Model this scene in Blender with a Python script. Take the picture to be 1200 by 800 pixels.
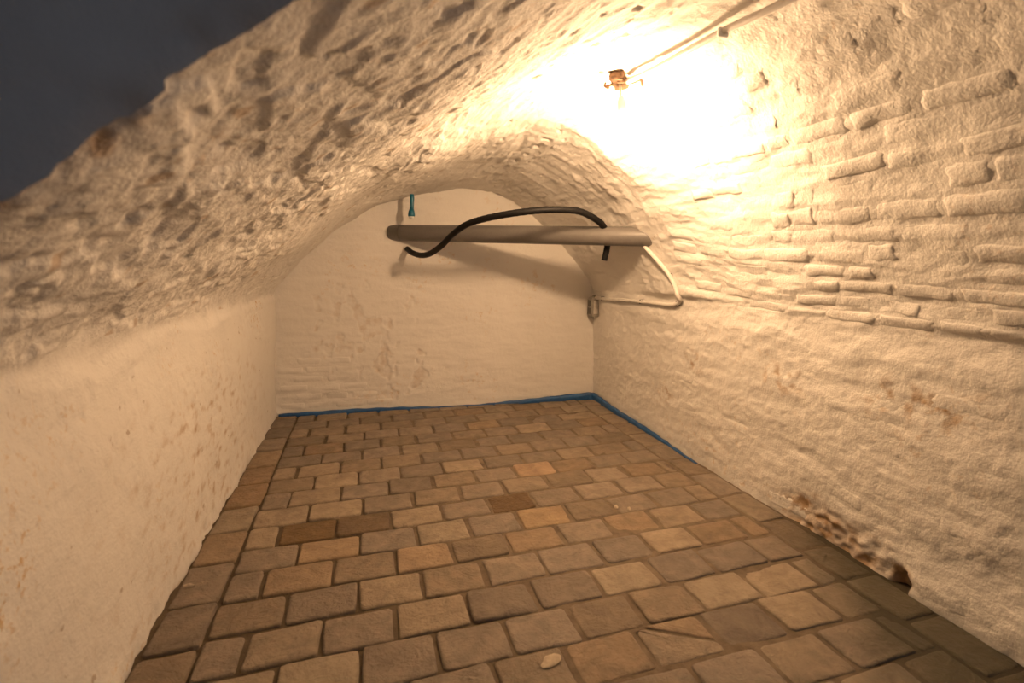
import bpy, bmesh, math, random
import numpy as np
from mathutils import Vector, Matrix

for o in list(bpy.data.objects):
    bpy.data.objects.remove(o, do_unlink=True)
scn = bpy.context.scene
COL = scn.collection

# ------------------------------------------------------------------ camera
PITCH, YAW = 0.1667, 0.2839
CAM = Vector((0.4806, -3.5366, 1.0592))
fw = Vector((math.sin(YAW)*math.cos(PITCH), math.cos(YAW)*math.cos(PITCH), -math.sin(PITCH)))
rt = Vector((math.cos(YAW), -math.sin(YAW), 0)); up = rt.cross(fw)
cd = bpy.data.cameras.new('camera'); cam = bpy.data.objects.new('camera', cd); COL.objects.link(cam)
cd.sensor_fit = 'HORIZONTAL'; cd.sensor_width = 36.0; cd.lens = 584.73/1200*36
cd.clip_start = 0.02
M4 = Matrix.Identity(4)
for i in range(3):
    M4[i][0], M4[i][1], M4[i][2], M4[i][3] = rt[i], up[i], -fw[i], CAM[i]
cam.matrix_world = M4
cd.dof.use_dof = True; cd.dof.focus_distance = 2.9; cd.dof.aperture_fstop = 3.0
scn.camera = cam

# ------------------------------------------------------------------ world: dim cool daylight of the room behind the camera
w = bpy.data.worlds.new('world'); scn.world = w; w.use_nodes = True
bg = w.node_tree.nodes['Background']
bg.inputs['Color'].default_value = (0.95, 0.90, 1.0, 1); bg.inputs["Strength"].default_value = 0.036

# daylight falling through the doorway behind the camera
ld = bpy.data.lights.new('doorway_daylight', 'AREA'); ld.shape = 'RECTANGLE'; ld.size = 0.9; ld.size_y = 1.6
ld.color = (0.78, 0.86, 1.0); ld.energy = 5.0
lo = bpy.data.objects.new('doorway_daylight', ld); COL.objects.link(lo)
lo.location = (2.6, -5.6, 0.9)
lo.rotation_euler = (Vector((-0.1, -2.3, 0.5)) - Vector(lo.location)).to_track_quat('-Z', 'Y').to_euler()

scn.view_settings.view_transform = 'Standard'; scn.view_settings.look = 'None'
scn.view_settings.exposure = 0.0; scn.view_settings.gamma = 1.0
scn.view_settings.use_curve_mapping = False
BULB_STRENGTH = 1030.0
BULB_COLOR = (1.0, 0.625, 0.34)

# ------------------------------------------------------------------ numpy noise
def _hash(ix, iy, seed):
    h = (ix.astype(np.int64)*374761393 + iy.astype(np.int64)*668265263 + seed*1442695041) & 0xffffffff
    h = ((h ^ (h >> 13))*1274126177) & 0xffffffff
    h = ((h ^ (h >> 16))*2246822519) & 0xffffffff
    return ((h ^ (h >> 15)) & 0xffffff)/float(0xffffff)
def vnoise(x, y, seed=0):           # gradient noise, about -1..1
    x = np.asarray(x, float); y = np.asarray(y, float)
    ix = np.floor(x); iy = np.floor(y); fx = x-ix; fy = y-iy
    u = fx*fx*fx*(fx*(fx*6-15)+10); v = fy*fy*fy*(fy*(fy*6-15)+10)
    def g(dx, dy):
        a = _hash(ix+dx, iy+dy, seed)*2*math.pi
        return np.cos(a)*(fx-dx)+np.sin(a)*(fy-dy)
    a = g(0, 0); b = g(1, 0); c = g(0, 1); d = g(1, 1)
    return 1.5*((a*(1-u)+b*u)*(1-v)+(c*(1-u)+d*u)*v)
def fbm(x, y, seed=0, octv=4, gain=.5):
    s = 0; amp = 1; f = 1
    for k in range(octv):
        s = s+amp*vnoise(x*f, y*f, seed+k*17); amp *= gain; f *= 2.03
    return s
def sstep(a, b, x):
    t = np.clip((np.asarray(x, float)-a)/(b-a), 0, 1); return t*t*(3-2*t)

# ------------------------------------------------------------------ materials
def nt(name):
    m = bpy.data.materials.new(name); m.use_nodes = True
    t = m.node_tree; b = t.nodes['Principled BSDF']
    return m, t, b
def N(t, typ, **kw):
    n = t.nodes.new(typ)
    for k, v in kw.items():
        setattr(n, k, v)
    return n
def noise(t, vec, scale, detail=4, rough=.55, dist=0.0):
    n = N(t, 'ShaderNodeTexNoise'); n.inputs['Scale'].default_value = scale
    n.inputs['Detail'].default_value = detail; n.inputs['Roughness'].default_value = rough
    n.inputs['Distortion'].default_value = dist
    t.links.new(vec, n.inputs['Vector']); return n.outputs['Fac']
def ramp(t, fac, *stops):
    r = N(t, 'ShaderNodeValToRGB'); e = r.color_ramp.elements
    while len(e) < len(stops): e.new(.5)
    for el, (p, c) in zip(e, stops):
        el.position = p; el.color = (*c, 1) if len(c) == 3 else c
    t.links.new(fac, r.inputs['Fac']); return r.outputs['Color']
def mix(t, fac, a, b, mode='MIX'):
    m = N(t, 'ShaderNodeMix', data_type='RGBA', blend_type=mode)
    for s, v in ((0, fac), (6, a), (7, b)):
        if hasattr(v, 'links'): t.links.new(v, m.inputs[s])
        elif isinstance(v, (int, float)): m.inputs[s].default_value = v
        else: m.inputs[s].default_value = (*v, 1)
    return m.outputs[2]
def math_(t, op, a, b=0.0):
    m = N(t, 'ShaderNodeMath', operation=op)
    for s, v in ((0, a), (1, b)):
        if hasattr(v, 'links'): t.links.new(v, m.inputs[s])
        else: m.inputs[s].default_value = v
    return m.outputs[0]
def bump(t, b, hs, strength, dist):
    n = N(t, 'ShaderNodeBump'); n.inputs['Strength'].default_value = strength
    n.inputs['Distance'].default_value = dist
    t.links.new(hs, n.inputs['Height']); t.links.new(n.outputs['Normal'], b.inputs['Normal'])

def plaster(name, base, stain_amt, stain_scale, stain_col, bumpd, speck=0.0):
    m, t, b = nt(name)
    g = N(t, 'ShaderNodeNewGeometry').outputs['Position']
    c = ramp(t, noise(t, g, 2.3, 5), (.3, tuple(x*.93 for x in base)), (.7, base))
    # ochre flaking specks, clustered
    cl = ramp(t, noise(t, g, 2.6, 3), (.52, (0, 0, 0)), (.66, (1, 1, 1)))
    sp = ramp(t, noise(t, g, stain_scale, 6, .65), (.56, (0, 0, 0)), (.63, (1, 1, 1)))
    k = math_(t, 'MULTIPLY', math_(t, 'MULTIPLY', cl, sp), stain_amt)
    c = mix(t, k, c, stain_col)
    at = N(t, 'ShaderNodeAttribute'); at.attribute_name = 'stain'
    c = mix(t, math_(t, 'MULTIPLY', at.outputs['Fac'], 0.9), c, (.40, .25, .12))
    if speck:
        s2 = ramp(t, noise(t, g, 21, 3, .5), (.70, (0, 0, 0)), (.735, (1, 1, 1)))
        c = mix(t, math_(t, 'MULTIPLY', s2, speck), c, (.30, .20, .12))
    t.links.new(c, b.inputs['Base Color'])
    b.inputs['Roughness'].default_value = .85
    h = math_(t, 'ADD', noise(t, g, 38, 5, .6), math_(t, 'MULTIPLY', noise(t, g, 130, 4, .6), .45))
    bump(t, b, h, .75, bumpd)
    return m
WHITE = (.80, .775, .73)
MAT = {}
MAT['plaster_left'] = plaster('left_plaster', WHITE, .9, 46, (.56, .38, .19), .005, .6)
MAT['plaster_right'] = plaster('right_plaster', WHITE, .55, 34, (.60, .43, .26), .006)
MAT['plaster_vault'] = plaster('vault_plaster', WHITE, .40, 40, (.58, .42, .28), .007, .35)
MAT['plaster_back'] = plaster('back_plaster', WHITE, .5, 30, (.62, .45, .27), .004)
MAT['plaster_front'] = plaster('front_plaster', (.74, .73, .72), .15, 30, (.5, .42, .35), .002)

def stone_mat():
    m, t, b = nt('sandstone')
    g = N(t, 'ShaderNodeNewGeometry').outputs['Position']
    oi = N(t, 'ShaderNodeObjectInfo')
    c = mix(t, 1.0, oi.outputs['Color'], ramp(t, noise(t, g, 14, 6, .65, .6), (.25, (.62, .60, .58)), (.75, (1.30, 1.27, 1.22))), 'MULTIPLY')
    veins = ramp(t, noise(t, g, 30, 5, .7, 1.2), (.62, (0, 0, 0)), (.72, (1, 1, 1)))
    c = mix(t, math_(t, 'MULTIPLY', veins, .25), c, (.12, .075, .04))
    # pale mortar smear left on the stones
    sm = ramp(t, noise(t, g, 9, 6, .7, .4), (.56, (0, 0, 0)), (.74, (1, 1, 1)))
    c = mix(t, math_(t, 'MULTIPLY', sm, .30), c, (.30, .24, .175))
    # stone colour goes dark olive brown towards the front right corner
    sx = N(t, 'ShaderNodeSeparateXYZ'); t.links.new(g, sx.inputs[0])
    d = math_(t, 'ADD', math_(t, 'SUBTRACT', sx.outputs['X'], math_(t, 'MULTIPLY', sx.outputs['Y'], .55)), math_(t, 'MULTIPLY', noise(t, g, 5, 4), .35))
    corner_dark = N(t, 'ShaderNodeMapRange'); corner_dark.inputs['From Min'].default_value = 3.28; corner_dark.inputs['From Max'].default_value = 3.52
    t.links.new(d, corner_dark.inputs['Value'])
    c = mix(t, math_(t, 'MULTIPLY', corner_dark.outputs[0], .85), c, (.055, .05, .028))
    t.links.new(c, b.inputs['Base Color'])
    rr = N(t, 'ShaderNodeMapRange'); rr.inputs['To Min'].default_value = .55; rr.inputs['To Max'].default_value = .85
    t.links.new(noise(t, g, 20, 4), rr.inputs['Value']); t.links.new(rr.outputs[0], b.inputs['Roughness'])
    h = math_(t, 'ADD', noise(t, g, 12, 6, .65, .8), math_(t, 'MULTIPLY', noise(t, g, 75, 4, .6), .35))
    bump(t, b, h, .9, .014)
    return m
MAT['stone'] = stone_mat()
def mortar_mat():
    m, t, b = nt('mortar')
    g = N(t, 'ShaderNodeNewGeometry').outputs['Position']
    sx = N(t, 'ShaderNodeSeparateXYZ'); t.links.new(g, sx.inputs[0])
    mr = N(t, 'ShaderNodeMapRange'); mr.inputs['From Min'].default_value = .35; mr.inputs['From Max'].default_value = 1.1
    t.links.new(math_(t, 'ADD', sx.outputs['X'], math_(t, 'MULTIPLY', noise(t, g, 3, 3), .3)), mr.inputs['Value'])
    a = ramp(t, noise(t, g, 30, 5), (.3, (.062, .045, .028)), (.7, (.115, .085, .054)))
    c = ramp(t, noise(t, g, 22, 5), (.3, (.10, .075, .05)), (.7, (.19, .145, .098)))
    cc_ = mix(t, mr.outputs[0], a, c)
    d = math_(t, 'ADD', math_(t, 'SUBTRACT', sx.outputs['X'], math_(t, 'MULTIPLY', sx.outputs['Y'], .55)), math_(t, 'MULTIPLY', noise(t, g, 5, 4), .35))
    corner_dark = N(t, 'ShaderNodeMapRange'); corner_dark.inputs['From Min'].default_value = 3.28; corner_dark.inputs['From Max'].default_value = 3.52  # mortar darkens towards the same front right corner as the stones
    t.links.new(d, corner_dark.inputs['Value'])
    t.links.new(mix(t, math_(t, 'MULTIPLY', corner_dark.outputs[0], .85), cc_, (.035, .030, .018)), b.inputs['Base Color'])
    b.inputs['Roughness'].default_value = .9
    bump(t, b, noise(t, g, 90, 5, .7), .8, .005)
    return m
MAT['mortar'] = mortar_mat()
def simple(name, col, rough=.5, metal=0.0, var=0.0, vs=30, spec=.5):
    m, t, b = nt(name)
    if var:
        g = N(t, 'ShaderNodeNewGeometry').outputs['Position']
        c = ramp(t, noise(t, g, vs, 5, .6), (.3, tuple(x*(1-var) for x in col)), (.7, tuple(min(1, x*(1+var)) for x in col)))
        t.links.new(c, b.inputs['Base Color'])
    else:
        b.inputs['Base Color'].default_value = (*col, 1)
    b.inputs['Roughness'].default_value = rough; b.inputs['Metallic'].default_value = metal
    b.inputs['Specular IOR Level'].default_value = spec
    return m
MAT['pvc'] = simple('grey_pvc', (.150, .140, .130), .42, 0, .06, 60)
MAT['rubber'] = simple('black_rubber', (.008, .0075, .0075), .55, spec=.2)
MAT['conduit'] = simple('painted_conduit', (.72, .69, .64), .75, 0, .06, 60)
MAT['greyconduit'] = simple('grey_conduit', (.50, .48, .46), .45)
MAT['clip'] = simple('dark_clip', (.02, .018, .016), .6)
MAT['foil'] = simple('blue_foil', (.022, .095, .26), .4, 0, .25, 25)
MAT['box'] = simple('grey_box', (.34, .32, .28), .5, 0, .1, 60)
MAT['boxdark'] = simple('dark_inset', (.12, .11, .095), .6)
MAT['teal'] = simple('teal_plastic', (.006, .13, .21), .35)
MAT['whitep'] = simple('white_plastic', (.75, .75, .73), .4)
MAT['rust'] = simple('rusty_metal', (.10, .055, .028), .8, .2, .5, 60)
MAT['chip'] = simple('pale_chip', (.42, .35, .26), .8, 0, .15, 80)
mb, t_, b_ = nt('bulb_glow')
b_.inputs['Base Color'].default_value = (1, .9, .75, 1)
b_.inputs['Emission Color'].default_value = (*BULB_COLOR, 1); b_.inputs['Emission Strength'].default_value = BULB_STRENGTH
MAT['bulb'] = mb

# ------------------------------------------------------------------ helpers
def tag(o, label, cat=None, kind=None, group=None):
    o['label'] = label
    if cat: o['category'] = cat
    if kind: o['kind'] = kind
    if group: o['group'] = group
    return o
def link(name, me, mat, parent=None, smooth=True):
    o = bpy.data.objects.new(name, me); COL.objects.link(o)
    if mat: me.materials.append(mat)
    if parent: o.parent = parent
    if smooth: me.shade_smooth()
    return o
def empty(name, loc):
    o = bpy.data.objects.new(name, None); COL.objects.link(o); o.location = loc
    o.empty_display_size = .05
    return o
def grid_mesh(name, P, flip=False, stain=None):
    nu, nv = P.shape[:2]
    me = bpy.data.meshes.new(name)
    idx = np.arange(nu*nv).reshape(nu, nv)
    q = np.stack([idx[:-1, :-1], idx[1:, :-1], idx[1:, 1:], idx[:-1, 1:]], -1).reshape(-1, 4)
    if flip: q = q[:, ::-1]
    nf = len(q)
    me.vertices.add(nu*nv); me.vertices.foreach_set('co', np.ascontiguousarray(P, dtype=np.float32).ravel())
    me.loops.add(nf*4); me.loops.foreach_set('vertex_index', np.ascontiguousarray(q, dtype=np.int32).ravel())
    me.polygons.add(nf); me.polygons.foreach_set('loop_start', np.arange(0, nf*4, 4, dtype=np.int32))
    me.update(calc_edges=True); me.validate()
    if stain is not None:
        a = me.attributes.new('stain', 'FLOAT', 'POINT'); a.data.foreach_set('value', np.clip(stain, 0, 1).astype(np.float32).ravel())
    return me
def catmull(pts, n, closed=False):
    pts = np.array(pts, float); m = len(pts)
    T = np.linspace(0, m-1, n); i = np.minimum(T.astype(int), m-2); f = (T-i)[:, None]
    p0 = np.where((i > 0)[:, None], pts[np.maximum(i-1, 0)], 2*pts[i]-pts[i+1])
    p1 = pts[i]; p2 = pts[i+1]
    p3 = np.where((i+2 < m)[:, None], pts[np.minimum(i+2, m-1)], 2*p2-p1)
    return .5*((2*p1)+(-p0+p2)*f+(2*p0-5*p1+4*p2-p3)*f*f+(-p0+3*p1-3*p2+p3)*f**3)
def tube_mesh(name, path, rad, seg=12, cap=True, origin=(0, 0, 0)):
    bm = bmesh.new(); path = [Vector(p)-Vector(origin) for p in path]
    rads = rad if hasattr(rad, '__len__') else [rad]*len(path)
    ref = None; rings = []
    for i, p in enumerate(path):
        d = (path[min(i+1, len(path)-1)]-path[max(i-1, 0)]).normalized()
        if ref is None:
            ref = d.cross(Vector((0, 0, 1)) if abs(d.z) < .9 else Vector((1, 0, 0))).normalized()
        ref = (ref-d*ref.dot(d)).normalized(); bi = d.cross(ref)
        rings.append([bm.verts.new(p+(ref*math.cos(2*math.pi*k/seg)+bi*math.sin(2*math.pi*k/seg))*rads[i]) for k in range(seg)])
    for a, b in zip(rings[:-1], rings[1:]):
        for k in range(seg):
            bm.faces.new((a[k], a[(k+1) % seg], b[(k+1) % seg], b[k]))
    if cap:
        bm.faces.new(rings[0][::-1]); bm.faces.new(rings[-1])
    bmesh.ops.recalc_face_normals(bm, faces=bm.faces)
    me = bpy.data.meshes.new(name); bm.to_mesh(me); bm.free(); return me
def box_mesh(name, sx, sy, sz, bev=.002, at=(0, 0, 0), rot=None):
    bm = bmesh.new(); bmesh.ops.create_cube(bm, size=1)
    bmesh.ops.scale(bm, vec=(sx, sy, sz), verts=bm.verts)
    if bev: bmesh.ops.bevel(bm, geom=list(bm.edges), offset=bev, segments=2, affect='EDGES', profile=.5)
    if rot is not None: bmesh.ops.rotate(bm, cent=(0, 0, 0), matrix=rot, verts=bm.verts)
    bmesh.ops.translate(bm, vec=at, verts=bm.verts)
    me = bpy.data.meshes.new(name); bm.to_mesh(me); bm.free(); return me

# ------------------------------------------------------------------ the vault: three section profiles, control point by control point
YF = -2.90                                  # front edge of the vault
PB = [(-.140, -.06), (-.133, .28), (-.118, .56), (-.098, .82),
      (.03, .985), (.156, 1.100), (.322, 1.234), (.478, 1.342), (.589, 1.405), (.735, 1.450), (.92, 1.487), (1.13, 1.513), (1.33, 1.497),
      (1.48, 1.425), (1.61, 1.343), (1.74, 1.245), (1.87, 1.125), (1.985, .968), (2.06, .86),
      (2.085, .76), (2.104, .40), (2.118, -.06)]
PL = [(-.160, -.06), (-.158, .28), (-.152, .56), (-.140, .84),
      (.01, .995), (.150, 1.105), (.310, 1.235), (.46, 1.345), (.58, 1.405), (.73, 1.465), (.90, 1.548), (1.06, 1.622), (1.24, 1.675),
      (1.42, 1.655), (1.56, 1.585), (1.70, 1.475), (1.86, 1.34), (1.99, 1.15), (2.075, .94),
      (2.105, .77), (2.113, .40), (2.112, -.06)]
PF = [(-.163, -.06), (-.163, .28), (-.162, .56), (-.160, .865),
      (-.01, 1.015), (.137, 1.130), (.295, 1.240), (.443, 1.340), (.60, 1.435), (.77, 1.535), (.95, 1.635), (1.14, 1.715), (1.33, 1.765),
      (1.53, 1.755), (1.69, 1.67), (1.83, 1.53), (1.95, 1.34), (2.05, 1.10), (2.115, .90),
      (2.135, .77), (2.125, .40), (2.115, -.06)]
NT = 22
TAB = [catmull(p, (NT-1)*100+1) for p in (PB, PL, PF)]
TT = np.linspace(0, NT-1, (NT-1)*100+1)
_seg = np.linalg.norm(np.diff(TAB[1], axis=0), axis=1); ARC = np.concatenate([[0], np.cumsum(_seg)])
def arc_of(t): return np.interp(t, TT, ARC)
def t_of(a): return np.interp(a, ARC, TT)
YL0, YL1 = -1.27, -1.75
def section(t, y):
    """smooth surface point (x, z) for profile parameter t at depth y"""
    a = np.clip((y-0.0)/(YL0-0.0), 0, 1)                # 0 at back wall .. 1 at the lip
    b = sstep(0, 1, (y-YL0)/(YL1-YL0)*.9+.0)
    b = np.where(y < YL0, np.clip((YL0-y)/(YL0-YL1), 0, 1), 0.0); b = 1-(1-b)**1.7
    wB, wL, wF = (1-a), a*(1-b), a*b
    out = []
    for c in (0, 1):
        v = [np.interp(t, TT, T[:, c]) for T in TAB]
        out.append(wB*v[0]+wL*v[1]+wF*v[2])
    return out
def base_pt(t, y):
    x, z = section(t, y); return np.stack([x, y+0*x, z], -1)
def normal(t, y, e=.02):
    du = base_pt(t+e, y)-base_pt(t-e, y); dv = base_pt(t, y+.02)-base_pt(t, y-.02)
    n = np.cross(du, dv); n /= np.linalg.norm(n, axis=-1, keepdims=True)+1e-9
    return n                                # sign fixed below: must face into the room
_n = normal(np.array([11.0]), np.array([-1.0]))[0]
NS = -1.0 if _n[2] > 0 else 1.0
T_L, T_R = 3.0, 18.6                        # springing lines

def terrace(h, n, sharp):
    k = np.floor(h*n); f = h*n-k
    return (k+sstep(.5-sharp, .5+sharp, f))/n
def disp_vault(t, y):
    a = arc_of(t); x, z = section(t, y)
    left = 1-sstep(.75, 1.25, x+.10*vnoise(y*2, a*2, 5))
    right = sstep(1.35, 1.65, x)
    mid = np.clip(1-left-right, 0, 1)
    back = sstep(-1.45, -1.05, y)
    d = .016*fbm(a*1.7, y*1.7, 3, 3)
    # left: broken lumpy lime coat with plates, ridges and pits
    wa = a+.022*fbm(a*9, y*9, 31, 3); wy = y+.022*fbm(a*9, y*9, 41, 3)
    pl = terrace(.5+.55*fbm(wa*4.2, wy*3.0, 7, 3), 3, .07)
    pl2 = terrace(.5+.5*fbm(wa*11, wy*9, 9, 3), 3, .09)
    rough = .021*(pl-.5)+.007*(pl2-.5)+.0022*fbm(a*26, y*24, 11, 3)
    pits = -np.clip(vnoise(a*21, y*17, 13)-.46, 0, 1)*.018
    rub = .006*fbm(a*16, y*13, 14, 3)*sstep(.0, .5, fbm(a*2.1, y*2.1, 15, 2)+.15)
    d = d+left*(rough*(.35+.65*(1-back))+pits+rub*(1-.5*back))
    # crown: dragged brush strokes running with the vault, small holes
    st = fbm(a*18+.8*y*6, y*5.5-a*1.5, 21, 4)
    holes = -np.clip(vnoise(a*30+y*8, y*17, 23)-.50, 0, 1)*.040
    d = d+mid*(.007*st+holes)
    # right: long soft courses
    co = fbm(a*9+.35*fbm(y*2.2, a*2, 61, 2), y*1.6, 51, 3)
    d = d+right*(1-back)*(.010*co+.0040*fbm(a*24, y*9, 53, 3)-.012*np.clip(fbm(a*8, y*5, 54, 2)-.55, 0, 1))
    # back bay: brick rings parallel to the back wall, smeared with lime
    ring = fbm(y*14+.4*a, a*2.6, 71, 3); edge = np.clip(vnoise(y*15.5, a*3.8+.3*y, 73)-.18, 0, 1)
    d = d+(mid+right)*back*(.0028*ring+.0048*edge)
    d = d+right*back*.006*np.clip(fbm(a*14+3*y, y*7, 75, 3), -.2, 1)
    # springing ledge
    d = d+.006*np.exp(-((t-T_R+.25)/.25)**2)*(1+.8*fbm(y*4, a*3, 81, 2))
    return d
def disp_left(t, y):
    a = arc_of(t); x, z = section(t, y)
    top = .83+.035*fbm(y*2.2, y*0+3.1, 101, 4)
    d = .010*fbm(a*1.6, y*1.6, 91, 3)+.0035*fbm(a*7, y*5, 93, 3)
    d = d+.015*(1-sstep(top-.05, top+.012, z))*sstep(.0, .6, z)    # wall coat stands proud of the vault
    d = d-.004*np.clip(fbm(a*22, y*22, 95, 3)-.25, 0, 1)*sstep(-.1, .4, fbm(a*1.8, y*1.8, 97, 2))*2
    d = d+.012*np.exp(-(z/.05)**2)*fbm(y*9, a*4, 99, 3)
    return d
def disp_right(t, y):
    a = arc_of(t); x, z = section(t, y)
    d = .012*fbm(a*1.5, y*1.5, 111, 3)
    co = fbm(a*9+.3*fbm(y*2.2, a*2, 113, 2), y*2.0, 115, 3)
    amt = .35+.65*sstep(-.6, -1.8, y)
    d = d+amt*.0042*co+.0028*fbm(a*22, y*14, 117, 3)
    fl = terrace(.5+.5*fbm(a*6, y*5, 119, 4), 3, .05)
    d = d+.008*(fl-.5)*amt
    # broken foot with exposed masonry, then a proud plaster foot towards the front
    br = np.exp(-((y+2.22)/.26)**4)*(1-sstep(.07, .17, z+.04*fbm(y*7, a*7, 121, 2)))
    d = d+br*(-.010+.013*fbm(a*27, y*17, 123, 4))
    d = d-.045*np.exp(-((y+2.475+.25*z)/.026)**4)*(1-sstep(.035, .06, z+.02*vnoise(y*40, z*40, 126)))
    d = d+.020*sstep(-2.46, -2.56, y)*(1-sstep(.04, .20, z+.05*(y+2.5)+.03*vnoise(y*5, z*6, 125)))
    d = d+.008*np.exp(-((z-.735)/.045)**2)*(.8+.8*fbm(y*3, z*4, 127, 3))
    return d
def disp_all(t, y):
    wl = sstep(T_L-.16, T_L+.14, t); wr = sstep(T_R-.16, T_R+.12, t)
    return (1-wl)*disp_left(t, y)+wl*(1-wr)*disp_vault(t, y)+wr*disp_right(t, y)
def surf(t, y, fn, extra=0.0):
    t = np.asarray(t, float); y = np.asarray(y, float)
    return base_pt(t, y)+normal(t, y)*NS*((fn(t, y)+extra)[..., None])

def shell(name, t0, t1, step, fn, mat, label, cat, y0=.10, y1=YF, stain=None):
    la = arc_of(t1)-arc_of(t0)
    nu = int(la/step)+1; nv = int((y0-y1)/step)+1
    tt = t_of(np.linspace(arc_of(t0), arc_of(t1), nu)); tt[0] = t0; tt[-1] = t1
    T, Y = np.meshgrid(tt, np.linspace(y0, y1, nv), indexing='ij')
    P = surf(T, Y, fn)
    st = stain(T, Y, P) if stain else None
    me = grid_mesh(name, P, flip=(NS < 0), stain=st)
    return tag(link(name, me, MAT[mat]), label, cat, 'structure')

def stain_right(T, Y, P):
    z = P[..., 2]
    a = np.exp(-((Y+2.20)/.22)**4)*(1-sstep(.05, .15, z+.05*fbm(Y*9, z*9, 131, 3)))*(.45+.9*np.clip(fbm(Y*16, z*16, 133, 3)+.2, 0, 1))
    b = np.exp(-((Y+2.475)/.034)**4)*(1-sstep(.06, .08, z))
    c = 0
    for (yy, zz, r) in ((-2.36, .60, .10), (-2.52, .60, .09), (-1.9, .56, .10), (-1.35, .52, .08), (-1.1, .30, .07)):
        c = c+np.exp(-(((Y-yy)/r)**2+((z-zz)/(r*.6))**2))
    c = c*.95*np.clip(2*fbm(Y*20, z*20, 135, 4)-.1, 0, 1)
    return a*1.3+b+c
def stain_left(T, Y, P):
    z = P[..., 2]
    m = np.exp(-((Y+1.35)/.75)**2)*sstep(.75, .45, z)
    drip = np.clip(fbm(Y*13, z*22, 141, 4)-.28, 0, 1)*1.8
    dots = sstep(.52, .66, vnoise(Y*26, z*26, 143))*.5
    return m*(drip*.65+dots*.7)
def stain_vault(T, Y, P):
    x = P[..., 0]; a = arc_of(T)
    k = np.exp(-((Y-YF)/.03)**2)*np.clip(fbm(x*9, a*9, 151, 3)+.1, 0, 1)*(x < .9)
    return k*.7+.6*sstep(.60, .72, vnoise(a*14, Y*14, 153))*(x < 1.0)

shell('wall_left', 0.0, T_L, .0085, disp_all, 'plaster_left',
      'whitewashed left cellar wall with ochre speckles below the vault', 'wall', stain=stain_left)
wall_right = shell('wall_right', T_R, 21.0, .0075, disp_all, 'plaster_right',
      'whitewashed right cellar wall with flaking lime and a broken foot', 'wall', stain=stain_right)
ceiling = shell('ceiling', T_L, T_R, .0065, disp_all, 'plaster_vault',
      'low whitewashed brick barrel vault with rough lumpy lime coat', 'ceiling', stain=stain_vault)

# ------------------------------------------------------------------ back wall (slightly askew)
def yback(x): return .025-.089*x
def disp_back(X, Z):
    d = .006*fbm(X*1.8, Z*1.8, 161, 3)+.0030*fbm(X*5, Z*16, 163, 3)
    fl = sstep(.05, .10, fbm(X*7+.4, Z*7, 165, 4)*np.exp(-(((X-.70)/.20)**2+((Z-.27)/.14)**2)))
    fl2 = sstep(.12, .17, fbm(X*8, Z*6, 167, 4)*np.exp(-(((X-.42)/.35)**2+((Z-.58)/.30)**2)))
    d = d-.006*fl-.0035*fl2
    bl = (1-sstep(.30, .60, X))*(1-sstep(.28, .42, Z))
    d = d+bl*.006*fbm(X*5, Z*15, 169, 2)
    return d, fl, fl2
xs = np.linspace(-.34, 2.34, 360); zs = np.linspace(-.06, 1.72, 240)
X, Z = np.meshgrid(xs, zs, indexing='ij')
D, fl, fl2 = disp_back(X, Z)
Pb = np.stack([X, yback(X)-D, Z], -1)
stb = .28*fl*np.clip(.5+fbm(X*14, Z*14, 171, 3), 0, 1)+.34*fl2*np.clip(.3+fbm(X*18, Z*18, 173, 3), 0, 1)
wall_back = tag(link('wall_back', grid_mesh('wall_back', Pb, flip=False, stain=stb), MAT['plaster_back']),
    'plastered end wall of the cellar under the vault arch', 'wall', 'structure')

# ------------------------------------------------------------------ front wall face round the arch (the opening the camera looks through)
nu = 420; tt = t_of(np.linspace(0, ARC[-1], nu)); nr = 60
R_ = np.linspace(0, 1, nr)**1.4
Tq, Rq = np.meshgrid(tt, R_, indexing='ij')
pe = surf(tt, np.full(nu, YF), disp_all)
nn = normal(tt, np.full(nu, YF+.0))*NS; nn[:, 1] = 0; nn /= np.linalg.norm(nn, axis=1, keepdims=True)
cen = np.array([1.0, YF, .55])
rad = pe-cen; rad[:, 1] = 0; rad /= np.linalg.norm(rad, axis=1, keepdims=True)
Pf = pe[:, None, :]+rad[:, None, :]*(Rq*1.15)[..., None]
aq = arc_of(Tq)
Pf[..., 1] = YF-.010*(1-np.exp(-Rq*1.15/.02))-.012*fbm(aq*2.5, Rq*4, 181, 3)*sstep(0, .1, Rq)-.004*fbm(aq*12, Rq*14, 183, 3)*sstep(0, .04, Rq)
Pf[:, 0, :] = pe
Pf[..., 2] = np.maximum(Pf[..., 2], -.06)
sf = sstep(.62, .66, vnoise(aq*13, Rq*15, 185))*.9*sstep(.02, .06, Rq)+np.exp(-(Rq*1.15/.03)**2)*np.clip(fbm(aq*7, Rq*7, 187, 3)+.15, 0, 1)
tag(link('wall_front', grid_mesh('wall_front', Pf, flip=True, stain=sf), MAT['plaster_front']),
    'smooth shadowed plaster face above the near edge of the vault', 'wall', 'structure')

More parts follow.
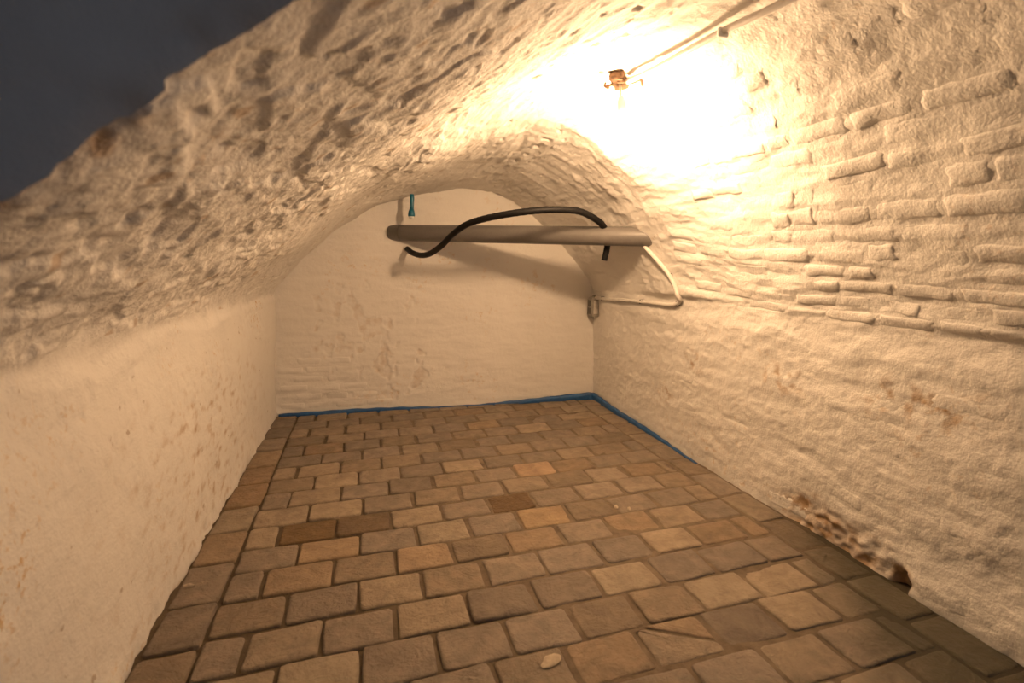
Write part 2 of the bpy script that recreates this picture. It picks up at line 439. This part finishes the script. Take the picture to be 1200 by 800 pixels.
# ------------------------------------------------------------------ whitewashed bricks, each its own soft cushion standing out of the lime
UL = np.array([0, .035, .09, .2, .35, .5, .65, .8, .91, .965, 1.0]); UH = np.array([0, .09, .22, .5, .78, .91, 1.0])
NL, NH = len(UL), len(UH)
def cushion(rng, inner):
    pl = np.interp(UL, [0, .035, .09, .91, .965, 1], [0, .62, 1, 1, .62, 0]); ph = np.interp(UH, [0, .09, .22, .78, .91, 1], [0, .56, .95, .95, .56, 0])
    k = pl[:, None]*ph[None, :]
    c = -.004+k*(inner+.004)
    ox, oy = rng.uniform(0, 50, 2)
    c = c+k*(.0022*fbm(UL[:, None]*5+ox, UH[None, :]*1.7+oy, 301, 2))
    tx, ty = rng.normal(0, .0020, 2)
    return c+k*((tx*(UL-.5))[:, None]+(ty*(UH-.5))[None, :])
def outline(rng, amp):
    """uneven outline: offsets for both directions, smooth along each side"""
    ox = rng.uniform(0, 50)
    return amp*vnoise(UL[:, None]*4+ox, UH[None, :]*1.2+ox, 303), amp*2*vnoise(UL[:, None]*1.5+ox, UH[None, :]*2.5+ox, 305)
def brick_on_shell(rng, a0, y0, L, H, inner, fn, parent, mat, skew=0.0):
    oa, oy = outline(rng, .006)
    A = a0+H*UH[None, :]+skew*(UL[:, None]-.5)+oa
    Y = y0-L*UL[:, None]+oy
    P = surf(t_of(A), Y, fn, cushion(rng, inner))
    c0 = P[NL//2, NH//2].copy()
    o = link('brick', grid_mesh('brick', P-c0, flip=(NS > 0)), mat, parent); o.location = c0
    # grid runs (y, arc) instead of (arc, y): flip accordingly
    return o
rng = np.random.default_rng(11)
aS = float(arc_of(T_R)); aC = float(t_of(0))
aCrown = float(arc_of(13.4))
nb = 0; row = 0; a = aCrown
while a < aS-.055:
    H = rng.uniform(.052, .066)
    y = -1.50-rng.uniform(0, .2) if a < float(arc_of(16.5)) else -1.15-rng.uniform(0, .2)
    while y > YF+.20:
        L = rng.uniform(.16, .215) if rng.random() > .25 else rng.uniform(.085, .12)
        keep = .86 if a > float(arc_of(14.6)) else .55
        if rng.random() < keep and y-L > YF+.01:
            brick_on_shell(rng, a+rng.normal(0, .003), y, L, H, rng.uniform(.0003, .0058), disp_all, ceiling, MAT['plaster_vault'], rng.normal(0, .004)); nb += 1
        y -= L+rng.uniform(.004, .012)
    a += H+rng.uniform(.003, .010); row += 1
# lower right wall: only here and there a brick shows through the coat
a = aS+.05; aE = float(arc_of(20.85))
while a < aE-.06:
    H = rng.uniform(.052, .064); y = -.9-rng.uniform(0, .2)
    while y > YF+.2:
        L = rng.uniform(.16, .21)
        if rng.random() < .28+.20*float(sstep(-1.4, -2.4, y)) and y-L > YF+.01:
            brick_on_shell(rng, a, y, L, H, rng.uniform(-.0010, .0022), disp_all, wall_right, MAT['plaster_right'], rng.normal(0, .004)); nb += 1
        y -= L+rng.uniform(.004, .012)
    a += H+rng.uniform(.010, .016)
# back wall, low left: a patch of coursed bricks under the paint
z = .035
for r in range(6):
    x = -.10+(.09 if r % 2 else 0)+rng.uniform(-.02, .02)
    while x < .46-.05*r:
        L = rng.uniform(.16, .20); H = .05
        if rng.random() < .85:
            oa, oy = outline(rng, .003); U = x+L*UL[:, None]+oy; W = z+H*UH[None, :]+oa
            d_, _, _ = disp_back(U, W)
            P = np.stack([U, yback(U)-d_-cushion(rng, rng.uniform(.001, .0036)), W], -1); c0 = P[NL//2, NH//2].copy()
            o = link('brick', grid_mesh('brick', P-c0, flip=False), MAT['plaster_back'], wall_back); o.location = c0
        x += L+.012
    z += H+.012

# ------------------------------------------------------------------ floor: mortar bed and one sandstone paver per object
xs = np.linspace(-.35, 2.35, 230); ys = np.linspace(.2, -4.7, 360)
X, Y = np.meshgrid(xs, ys, indexing='ij')
Zf = -.0115+.0068*sstep(.35, 1.05, X+.25*fbm(X*2, Y*2, 201, 3))+.0022*fbm(X*9, Y*9, 203, 3)
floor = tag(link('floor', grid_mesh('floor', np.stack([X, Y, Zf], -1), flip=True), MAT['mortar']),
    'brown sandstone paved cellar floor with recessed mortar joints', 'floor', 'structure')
prng = random.Random(5)
PAL = [(.235, .190, .140), (.215, .178, .140), (.250, .208, .158), (.228, .172, .116), (.205, .172, .140), (.195, .155, .112), (.260, .212, .158), (.188, .155, .122)]
def paver(poly, color, h=None, tilt=.0018, wob=.0028):
    """poly: corner list (counter-clockwise) of one stone"""
    cx = sum(p[0] for p in poly)/len(poly); cy = sum(p[1] for p in poly)/len(poly)
    ring = []
    n = len(poly)
    for i in range(n):
        p = Vector(poly[i]); q = Vector(poly[(i+1) % n]); o = Vector(poly[i-1])
        r = prng.uniform(.006, .017)
        a = p+(o-p).normalized()*r; b = p+(q-p).normalized()*r
        m_ = (p+a*.5+b*.5)/2
        ring += [a, m_, b]
        if (q-p).length > .10:
            nrm = Vector(((q-p).y, -(q-p).x)).normalized()
            mm = (p+q)/2+(q-p)*prng.uniform(-.15, .15)+nrm*prng.uniform(-wob, wob)
            ring.append(mm)
    h = prng.uniform(-.0012, .0022) if h is None else h
    tx, ty = prng.gauss(0, tilt), prng.gauss(0, tilt)
    bm = bmesh.new(); N_ = len(ring)
    def zt(x, y): return h+tx*(x-cx)/.1+ty*(y-cy)/.1
    r0 = [bm.verts.new((p.x-cx, p.y-cy, -.03)) for p in ring]
    r1 = [bm.verts.new((p.x-cx+prng.uniform(-.001, .001), p.y-cy+prng.uniform(-.001, .001), zt(p.x, p.y)-.0045-prng.uniform(0, .002))) for p in ring]
    r2 = []; r3 = []
    for p in ring:
        v = Vector((p.x-cx, p.y-cy)); L = v.length; k0 = prng.uniform(.7, 1.6); v2 = v*(1-.0045*k0/L); v3 = v*(1-.011*k0/L); e = prng.uniform(-.0008, .0006)
        r2.append(bm.verts.new((v2.x, v2.y, zt(p.x, p.y)-.0008+e))); r3.append(bm.verts.new((v3.x, v3.y, zt(p.x, p.y)+e)))
    c = bm.verts.new((prng.uniform(-.02, .02), prng.uniform(-.01, .01), h+prng.uniform(-.0006, .0014)))
    for k in range(N_):
        j = (k+1) % N_
        bm.faces.new((r0[k], r0[j], r1[j], r1[k])); bm.faces.new((r1[k], r1[j], r2[j], r2[k])); bm.faces.new((r2[k], r2[j], r3[j], r3[k])); bm.faces.new((r3[k], r3[j], c))
    bmesh.ops.recalc_face_normals(bm, faces=bm.faces)
    me = bpy.data.meshes.new('paver'); bm.to_mesh(me); bm.free()
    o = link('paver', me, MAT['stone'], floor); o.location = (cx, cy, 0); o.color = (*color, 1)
    return o
def col():
    b = PAL[prng.randrange(len(PAL))]; k = prng.uniform(.84, 1.14)
    return tuple(min(1, v*k) for v in b)
def rect(x0, x1, y0, y1, j=.0035):
    g = lambda: prng.uniform(-j, j)
    return [(x0+g(), y0+g()), (x1+g(), y0+g()), (x1+g(), y1+g()), (x0+g(), y1+g())]
special = {(1.031, -1.57): (.105, .066, .030), (1.132, -1.72): (.285, .21, .13), (1.35, -1.285): (.32, .23, .155), (1.789, -1.556): (.33, .25, .17),
           (.176, -1.58): (.125, .080, .036), (.434, -1.58): (.120, .085, .052), (.20, -1.72): (.28, .21, .14), (-.09, -1.15): (.225, .160, .10), (-.09, -.95): (.235, .17, .11),
           (.40, -1.72): (.275, .205, .135), (.62, -1.9): (.27, .20, .135)}
def pick(x0, x1, y0, y1):
    for (sx, sy), c in special.items():
        if x0 <= sx <= x1 and y0 <= sy <= y1: return c
    return col()
PITCH_Y = .15
XR = 1.955                                  # field ends, right border course begins
for k in range(22):
    yt = -PITCH_Y*k-.004; ybm = yt-PITCH_Y+.0105
    x = .001 + prng.uniform(-.003, .003)
    half = (k % 2 == 0)
    first = True
    drift = prng.uniform(-.004, .004)
    while x < XR-.03:
        L = (prng.uniform(.092, .110) if (half and first) else prng.uniform(.186, .206))
        jx = prng.uniform(.009, .016)
        if x+L > XR-.055: L = XR-x-.002
        if L < .035: break
        poly = rect(x, x+L, ybm+drift, yt+drift)
        if k == 16 and x < 1.19 < x+L:      # one stone laid in two wedges
            a, b, c_, d = poly
            paver([(a[0], a[1]), (b[0], b[1]), (b[0], b[1]+.03), (d[0]+.012, d[1]-.006), (d[0], d[1]-.012)], col(), wob=.001)
            paver([(b[0], b[1]+.042), (c_[0], c_[1]), (d[0]+.026, d[1])], col(), wob=.001)
        else:
            paver(poly, pick(x, x+L, ybm, yt), h=(prng.uniform(-.0025, .003) if x > .9 else None))
        x += L+jx; first = False
for ys_, (xa, xb) in (([.03, -.035, -.233, -.424, -.62, -.858, -1.059, -1.286, -1.496, -1.709, -1.929, -2.128, -2.335, -2.55, -2.76, -2.97, -3.18], (-.150, -.010)),
                      ([-.19, -.34, -.55, -.75, -.955, -1.16, -1.36, -1.56, -1.78, -2.02, -2.22, -2.40, -2.60, -2.81, -3.02, -3.23], (1.968, 2.098))):
    for ya, yb_ in zip(ys_[:-1], ys_[1:]):
        paver(rect(xa, xb, yb_+.005, ya-.005), pick(xa, xb, yb_, ya))

# ------------------------------------------------------------------ blue foil sticking up between paving and walls
def foil():
    pts = []
    def hback(x):
        return np.interp(x, [-.14, -.05, .3, .75, 1.0, 1.25, 1.45, 1.75, 2.1], [.012, .020, .026, .018, .007, .006, .020, .036, .052])
    for x in np.linspace(-.125, 2.06, 70):
        pts.append((x, yback(x)-.028-.004*math.sin(x*9), float(hback(x)), (0, -1)))
    for s in np.linspace(0, 1, 6)[1:]:
        a = s*math.pi/2; pts.append((2.06+.03*math.sin(a), yback(2.08)-.028-.03*(1-math.cos(a)), .052, (-math.sin(a), -math.cos(a))))
    for y in np.linspace(-.24, -1.45, 50):
        pts.append((2.09-.004*math.sin(y*8), y, float(np.interp(-y, [.24, .5, .9, 1.2, 1.45], [.050, .038, .028, .016, .004])), (-1, 0)))
    bm = bmesh.new(); cols = []
    for i, (x, y, h, n) in enumerate(pts):
        h += .002*math.sin(i*1.3)
        o = []
        for zz, off in ((-.02, 0), (0.0, .001), (h*.5, .003+.002*math.sin(i*.7)), (h*.92, -.002), (h, -.010)):
            o.append(bm.verts.new((x+n[0]*off, y+n[1]*off, zz)))
        cols.append(o)
    for a, b in zip(cols[:-1], cols[1:]):
        for k in range(4): bm.faces.new((a[k], b[k], b[k+1], a[k+1]))
    bmesh.ops.recalc_face_normals(bm, faces=bm.faces)
    me = bpy.data.meshes.new('foil_strip'); bm.to_mesh(me); bm.free()
    o = link('foil_strip', me, MAT['foil'])
    md = o.modifiers.new('thickness', 'SOLIDIFY'); md.thickness = .0025
    tag(o, 'blue foil edge strip along the foot of the end wall and right wall', 'foil')
foil()

# ------------------------------------------------------------------ grey drain pipe crossing the far corner
A = Vector((.665, .00, 1.224)); B = Vector((2.11, -1.148, 1.168)); ax = (B-A).normalized()
pipe = empty('drain_pipe', A)
link('tube', tube_mesh('tube', [A+ax*s for s in np.linspace(0, (B-A).length, 12)], .054, 32, True, A), MAT['pvc'], pipe)
# cement collar where it leaves the end wall
tag(pipe, 'straight grey plastic drain pipe running from end wall into the vault', 'pipe')
P0 = A+ax*.085
link('cut_edge', tube_mesh('cut_edge', [P0-ax*.006, P0+ax*.001], .0555, 32, False, A), MAT['pvc'], pipe)

# ------------------------------------------------------------------ black flexible hose looping over the pipe
hp = [(.757, -.03, 1.120), (.765, -.055, 1.114), (.783, -.16, 1.090), (.826, -.28, 1.073), (.870, -.40, 1.083), (.921, -.53, 1.127), (.970, -.64, 1.188),
      (1.025, -.74, 1.235), (1.100, -.84, 1.262), (1.235, -.95, 1.287), (1.407, -1.0, 1.305), (1.577, -1.0, 1.305), (1.691, -.97, 1.274),
      (1.779, -.92, 1.233), (1.828, -.88, 1.173), (1.835, -.86, 1.106), (1.826, -.85, 1.043)]
hose = empty('flexible_hose', hp[0])
cp = catmull(hp, 150)
link('sheath', tube_mesh('sheath', cp, [.0172+.0010*(i % 2) for i in range(150)], 14, True, hp[0]), MAT['rubber'], hose)
d0 = Vector((.2, -.9, -.25)).normalized(); h0 = Vector(hp[0])
link('wall_sleeve', tube_mesh('wall_sleeve', [h0-d0*.02, h0+d0*.012], .0245, 16, True, hp[0]), MAT['conduit'], hose)
tag(hose, 'thick black flexible hose looping from end wall over the grey pipe', 'hose')

# ------------------------------------------------------------------ painted conduit zigzag on the right wall
def on_shell_x(y, z, off):
    """point on the right wall / haunch at (y, z), pushed off the surface"""
    t = np.linspace(14.5, 20.9, 700); yy = np.full(700, y)
    P = surf(t, yy, disp_all)
    i = int(np.argmin(abs(P[:, 2]-z))); n = normal(t[i:i+1], yy[i:i+1])[0]*NS
    return Vector(P[i]+n*off), Vector(n)
key = [(-1.04, 1.128), (-1.10, 1.06), (-1.165, .985), (-1.205, .925), (-1.235, .865), (-1.232, .835), (-1.19, .812), (-1.10, .800), (-.98, .797), (-.84, .796), (-.66, .790), (-.48, .781), (-.34, .777), (-.255, .775)]
cpts = [on_shell_x(y, z, .014)[0] for y, z in key]
cond = empty('wall_conduit', cpts[-1])
link('tube', tube_mesh('tube', catmull([tuple(p) for p in cpts], 110), .0120, 10, True, cpts[-1]), MAT['conduit'], cond)
for (y, z) in ((-1.178, .965), (-1.20, .815), (-.84, .796), (-.36, .778)):
    p, n = on_shell_x(y, z, .008)
    rz = Matrix.Rotation(math.atan2(n.y, n.x), 3, 'Z')
    link('clip', box_mesh('clip', .030, .010, .026, .002, tuple(p-cpts[-1]), rz), MAT['clip'], cond)
tag(cond, 'thin whitewashed conduit bent in a hook on the right wall', 'conduit')

# switch box in the far right corner
p, n = on_shell_x(-.225, .705, 0.0)
sb = empty('switch_box', p)
link('body', box_mesh('body', .055, .085, .135, .008, (-.022, 0, 0)), MAT['box'], sb)
link('cover', box_mesh('cover', .008, .072, .120, .003, (-.052, 0, 0)), MAT['box'], sb)
for dz in (.028, -.028):
    link('inset', box_mesh('inset', .006, .046, .046, .002, (-.0555, 0, dz)), MAT['boxdark'], sb)
link('cable_entry', tube_mesh('cable_entry', [(-.02, 0, .06), (-.02, 0, .085)], .012, 12), MAT['box'], sb)
link('side_recess', box_mesh('side_recess', .034, .006, .095, .003, (-.024, -.0415, 0)), MAT['conduit'], sb)
link('foot_tab', box_mesh('foot_tab', .012, .03, .022, .003, (-.03, 0, -.075)), MAT['box'], sb)
tag(sb, 'small grey surface-mounted switch box in the far right corner', 'switch box')

# ------------------------------------------------------------------ slim blue-green tube on the end wall
bx, bz = .792, 1.467; by = -.18
bt = empty('sealant_tube', (bx, by, bz-.16))
O = Vector(bt.location)
link('stem', tube_mesh('stem', [(bx, by, bz-.008), (bx, by, bz-.03), (bx-.002, by, bz-.085), (bx-.004, by, bz-.105)], [.0140, .0145, .0125, .0140], 14, True, O), MAT['teal'], bt)
link('flare', tube_mesh('flare', [(bx-.004, by, bz-.100), (bx-.006, by, bz-.118), (bx-.007, by, bz-.135), (bx-.007, by, bz-.146)], [.0140, .020, .0225, .0220], 14, True, O), MAT['teal'], bt)
link('tip', tube_mesh('tip', [(bx-.007, by, bz-.144), (bx-.007, by, bz-.162)], [.0155, .013], 12, True, O), MAT['whitep'], bt)
link('hook', tube_mesh('hook', [(bx, by+.01, bz+.045), (bx, by, bz+.010), (bx, by, bz-.012)], .006, 8, True, O), MAT['whitep'], bt)
tag(bt, 'slim blue-green tube with flared white-tipped end hung high on end wall', 'tube')

# ------------------------------------------------------------------ ceiling lamp and its conduit
def vault_pt(x, y, off):
    t = np.linspace(9, 18, 900); yy = np.full(900, y)
    P = surf(t, yy, disp_all); i = int(np.argmin(abs(P[:, 0]-x)))
    n = normal(t[i:i+1], yy[i:i+1])[0]*NS
    return Vector(P[i]+n*off), Vector(n)
lp, ln = vault_pt(1.470, -1.645, 0.0)
lamp = empty('ceiling_lamp', lp)
BC = Vector((1.480, -1.675, 1.565))
rng2 = random.Random(3)
bm = bmesh.new(); bmesh.ops.create_cube(bm, size=1)
bmesh.ops.subdivide_edges(bm, edges=bm.edges, cuts=3, use_grid_fill=True)
for v in bm.verts:
    v.co = Vector((v.co.x*.095, v.co.y*.055, v.co.z*.030))+Vector([rng2.uniform(-.004, .004) for _ in range(3)])
me = bpy.data.meshes.new('bracket'); bm.to_mesh(me); bm.free()
br_ = link('bracket', me, MAT['rust'], lamp); br_.rotation_euler = ln.to_track_quat('Z', 'X').to_euler(); br_.location = ln*.008
lp0 = lp+ln*.012; dirb = (BC-lp0).normalized(); s0 = BC-dirb*.115
link('cord', tube_mesh('cord', [lp0, lp0+(s0-lp0)*.5+Vector((0, 0, .006)), s0+dirb*.01], .004, 8, True, lp), MAT['whitep'], lamp)
link('socket', tube_mesh('socket', [s0, s0+dirb*.02, s0+dirb*.055, s0+dirb*.085], [.010, .017, .019, .016], 16, True, lp), MAT['whitep'], lamp)
bs = [(0, .012), (.010, .014), (.022, .021), (.036, .029), (.050, .0325), (.064, .0315), (.076, .025), (.084, .014), (.0865, .003)]
link('bulb', tube_mesh('bulb', [s0+dirb*(.080+u) for u, r in bs], [r for u, r in bs], 20, True, lp), MAT['bulb'], lamp)
for pts, r in (([(0, 0, 0), (.035, -.03, -.012), (.06, -.055, -.006), (.066, -.062, -.03)], .0065), ([(-.01, .01, -.004), (-.045, .012, -.018), (-.062, .004, -.022)], .005),
               ([(-.06, .0, -.012), (-.068, -.012, -.028), (-.058, -.02, -.036), (-.05, -.008, -.03)], .0045), ([(.02, 0, 0), (.0, -.04, -.014), (-.03, -.045, -.02)], .005)):
    link('strap', tube_mesh('strap', catmull([tuple(lp+ln*.012+Vector(q)) for q in pts], 10), r, 8, True, lp), MAT['rust'], lamp)
tag(lamp, 'bare glowing bulb hanging from a rusty bracket on the vault', 'lamp')

c0_, n0_ = vault_pt(1.490, -1.68, .022); c1_, n1_ = vault_pt(1.602, -2.84, .030)
cl = [c0_.lerp(c1_, k/7)+Vector((0, 0, -.004*math.sin(k*1.7))) for k in range(8)]
cc = empty('ceiling_conduit', cl[0])
link('tube', tube_mesh('tube', catmull([tuple(p) for p in cl], 60), .0105, 12, True, cl[0]), MAT['greyconduit'], cc)
q = c0_.lerp(c1_, .42)
link('clip', box_mesh('clip', .034, .012, .026, .003, tuple(q-cl[0])), MAT['whitep'], cc)
tag(cc, 'straight grey conduit running along the vault to the lamp', 'conduit')

# ------------------------------------------------------------------ crumbs on the floor
def crumb(x, y, z, s, label):
    bm = bmesh.new(); bmesh.ops.create_icosphere(bm, subdivisions=2, radius=1)
    for v in bm.verts:
        v.co *= 1+rng2.uniform(-.22, .22)
        v.co = Vector((v.co.x*s[0], v.co.y*s[1], v.co.z*s[2]))
    me = bpy.data.meshes.new('stone_chip'); bm.to_mesh(me); bm.free()
    o = link('stone_chip', me, MAT['chip'], smooth=False); o.location = (x, y, z+s[2]*.7); o.rotation_euler.z = rng2.uniform(0, 3)
    tag(o, label, 'stone chip', group='crumbs of lime on the paving')
crumb(1.470, -1.745, .001, (.017, .008, .004), 'larger pale lime crumb lying on paving in mid floor')
crumb(1.515, -1.775, .001, (.014, .007, .004), 'smaller pale lime crumb next to the larger one mid floor')
crumb(-.118, -1.83, .001, (.016, .007, .007), 'pale lime crumb at the foot of the left wall')
crumb(.905, -2.445, .001, (.032, .018, .004), 'flat pale flake of mortar on the nearest paving stones')
print('bricks', nb)
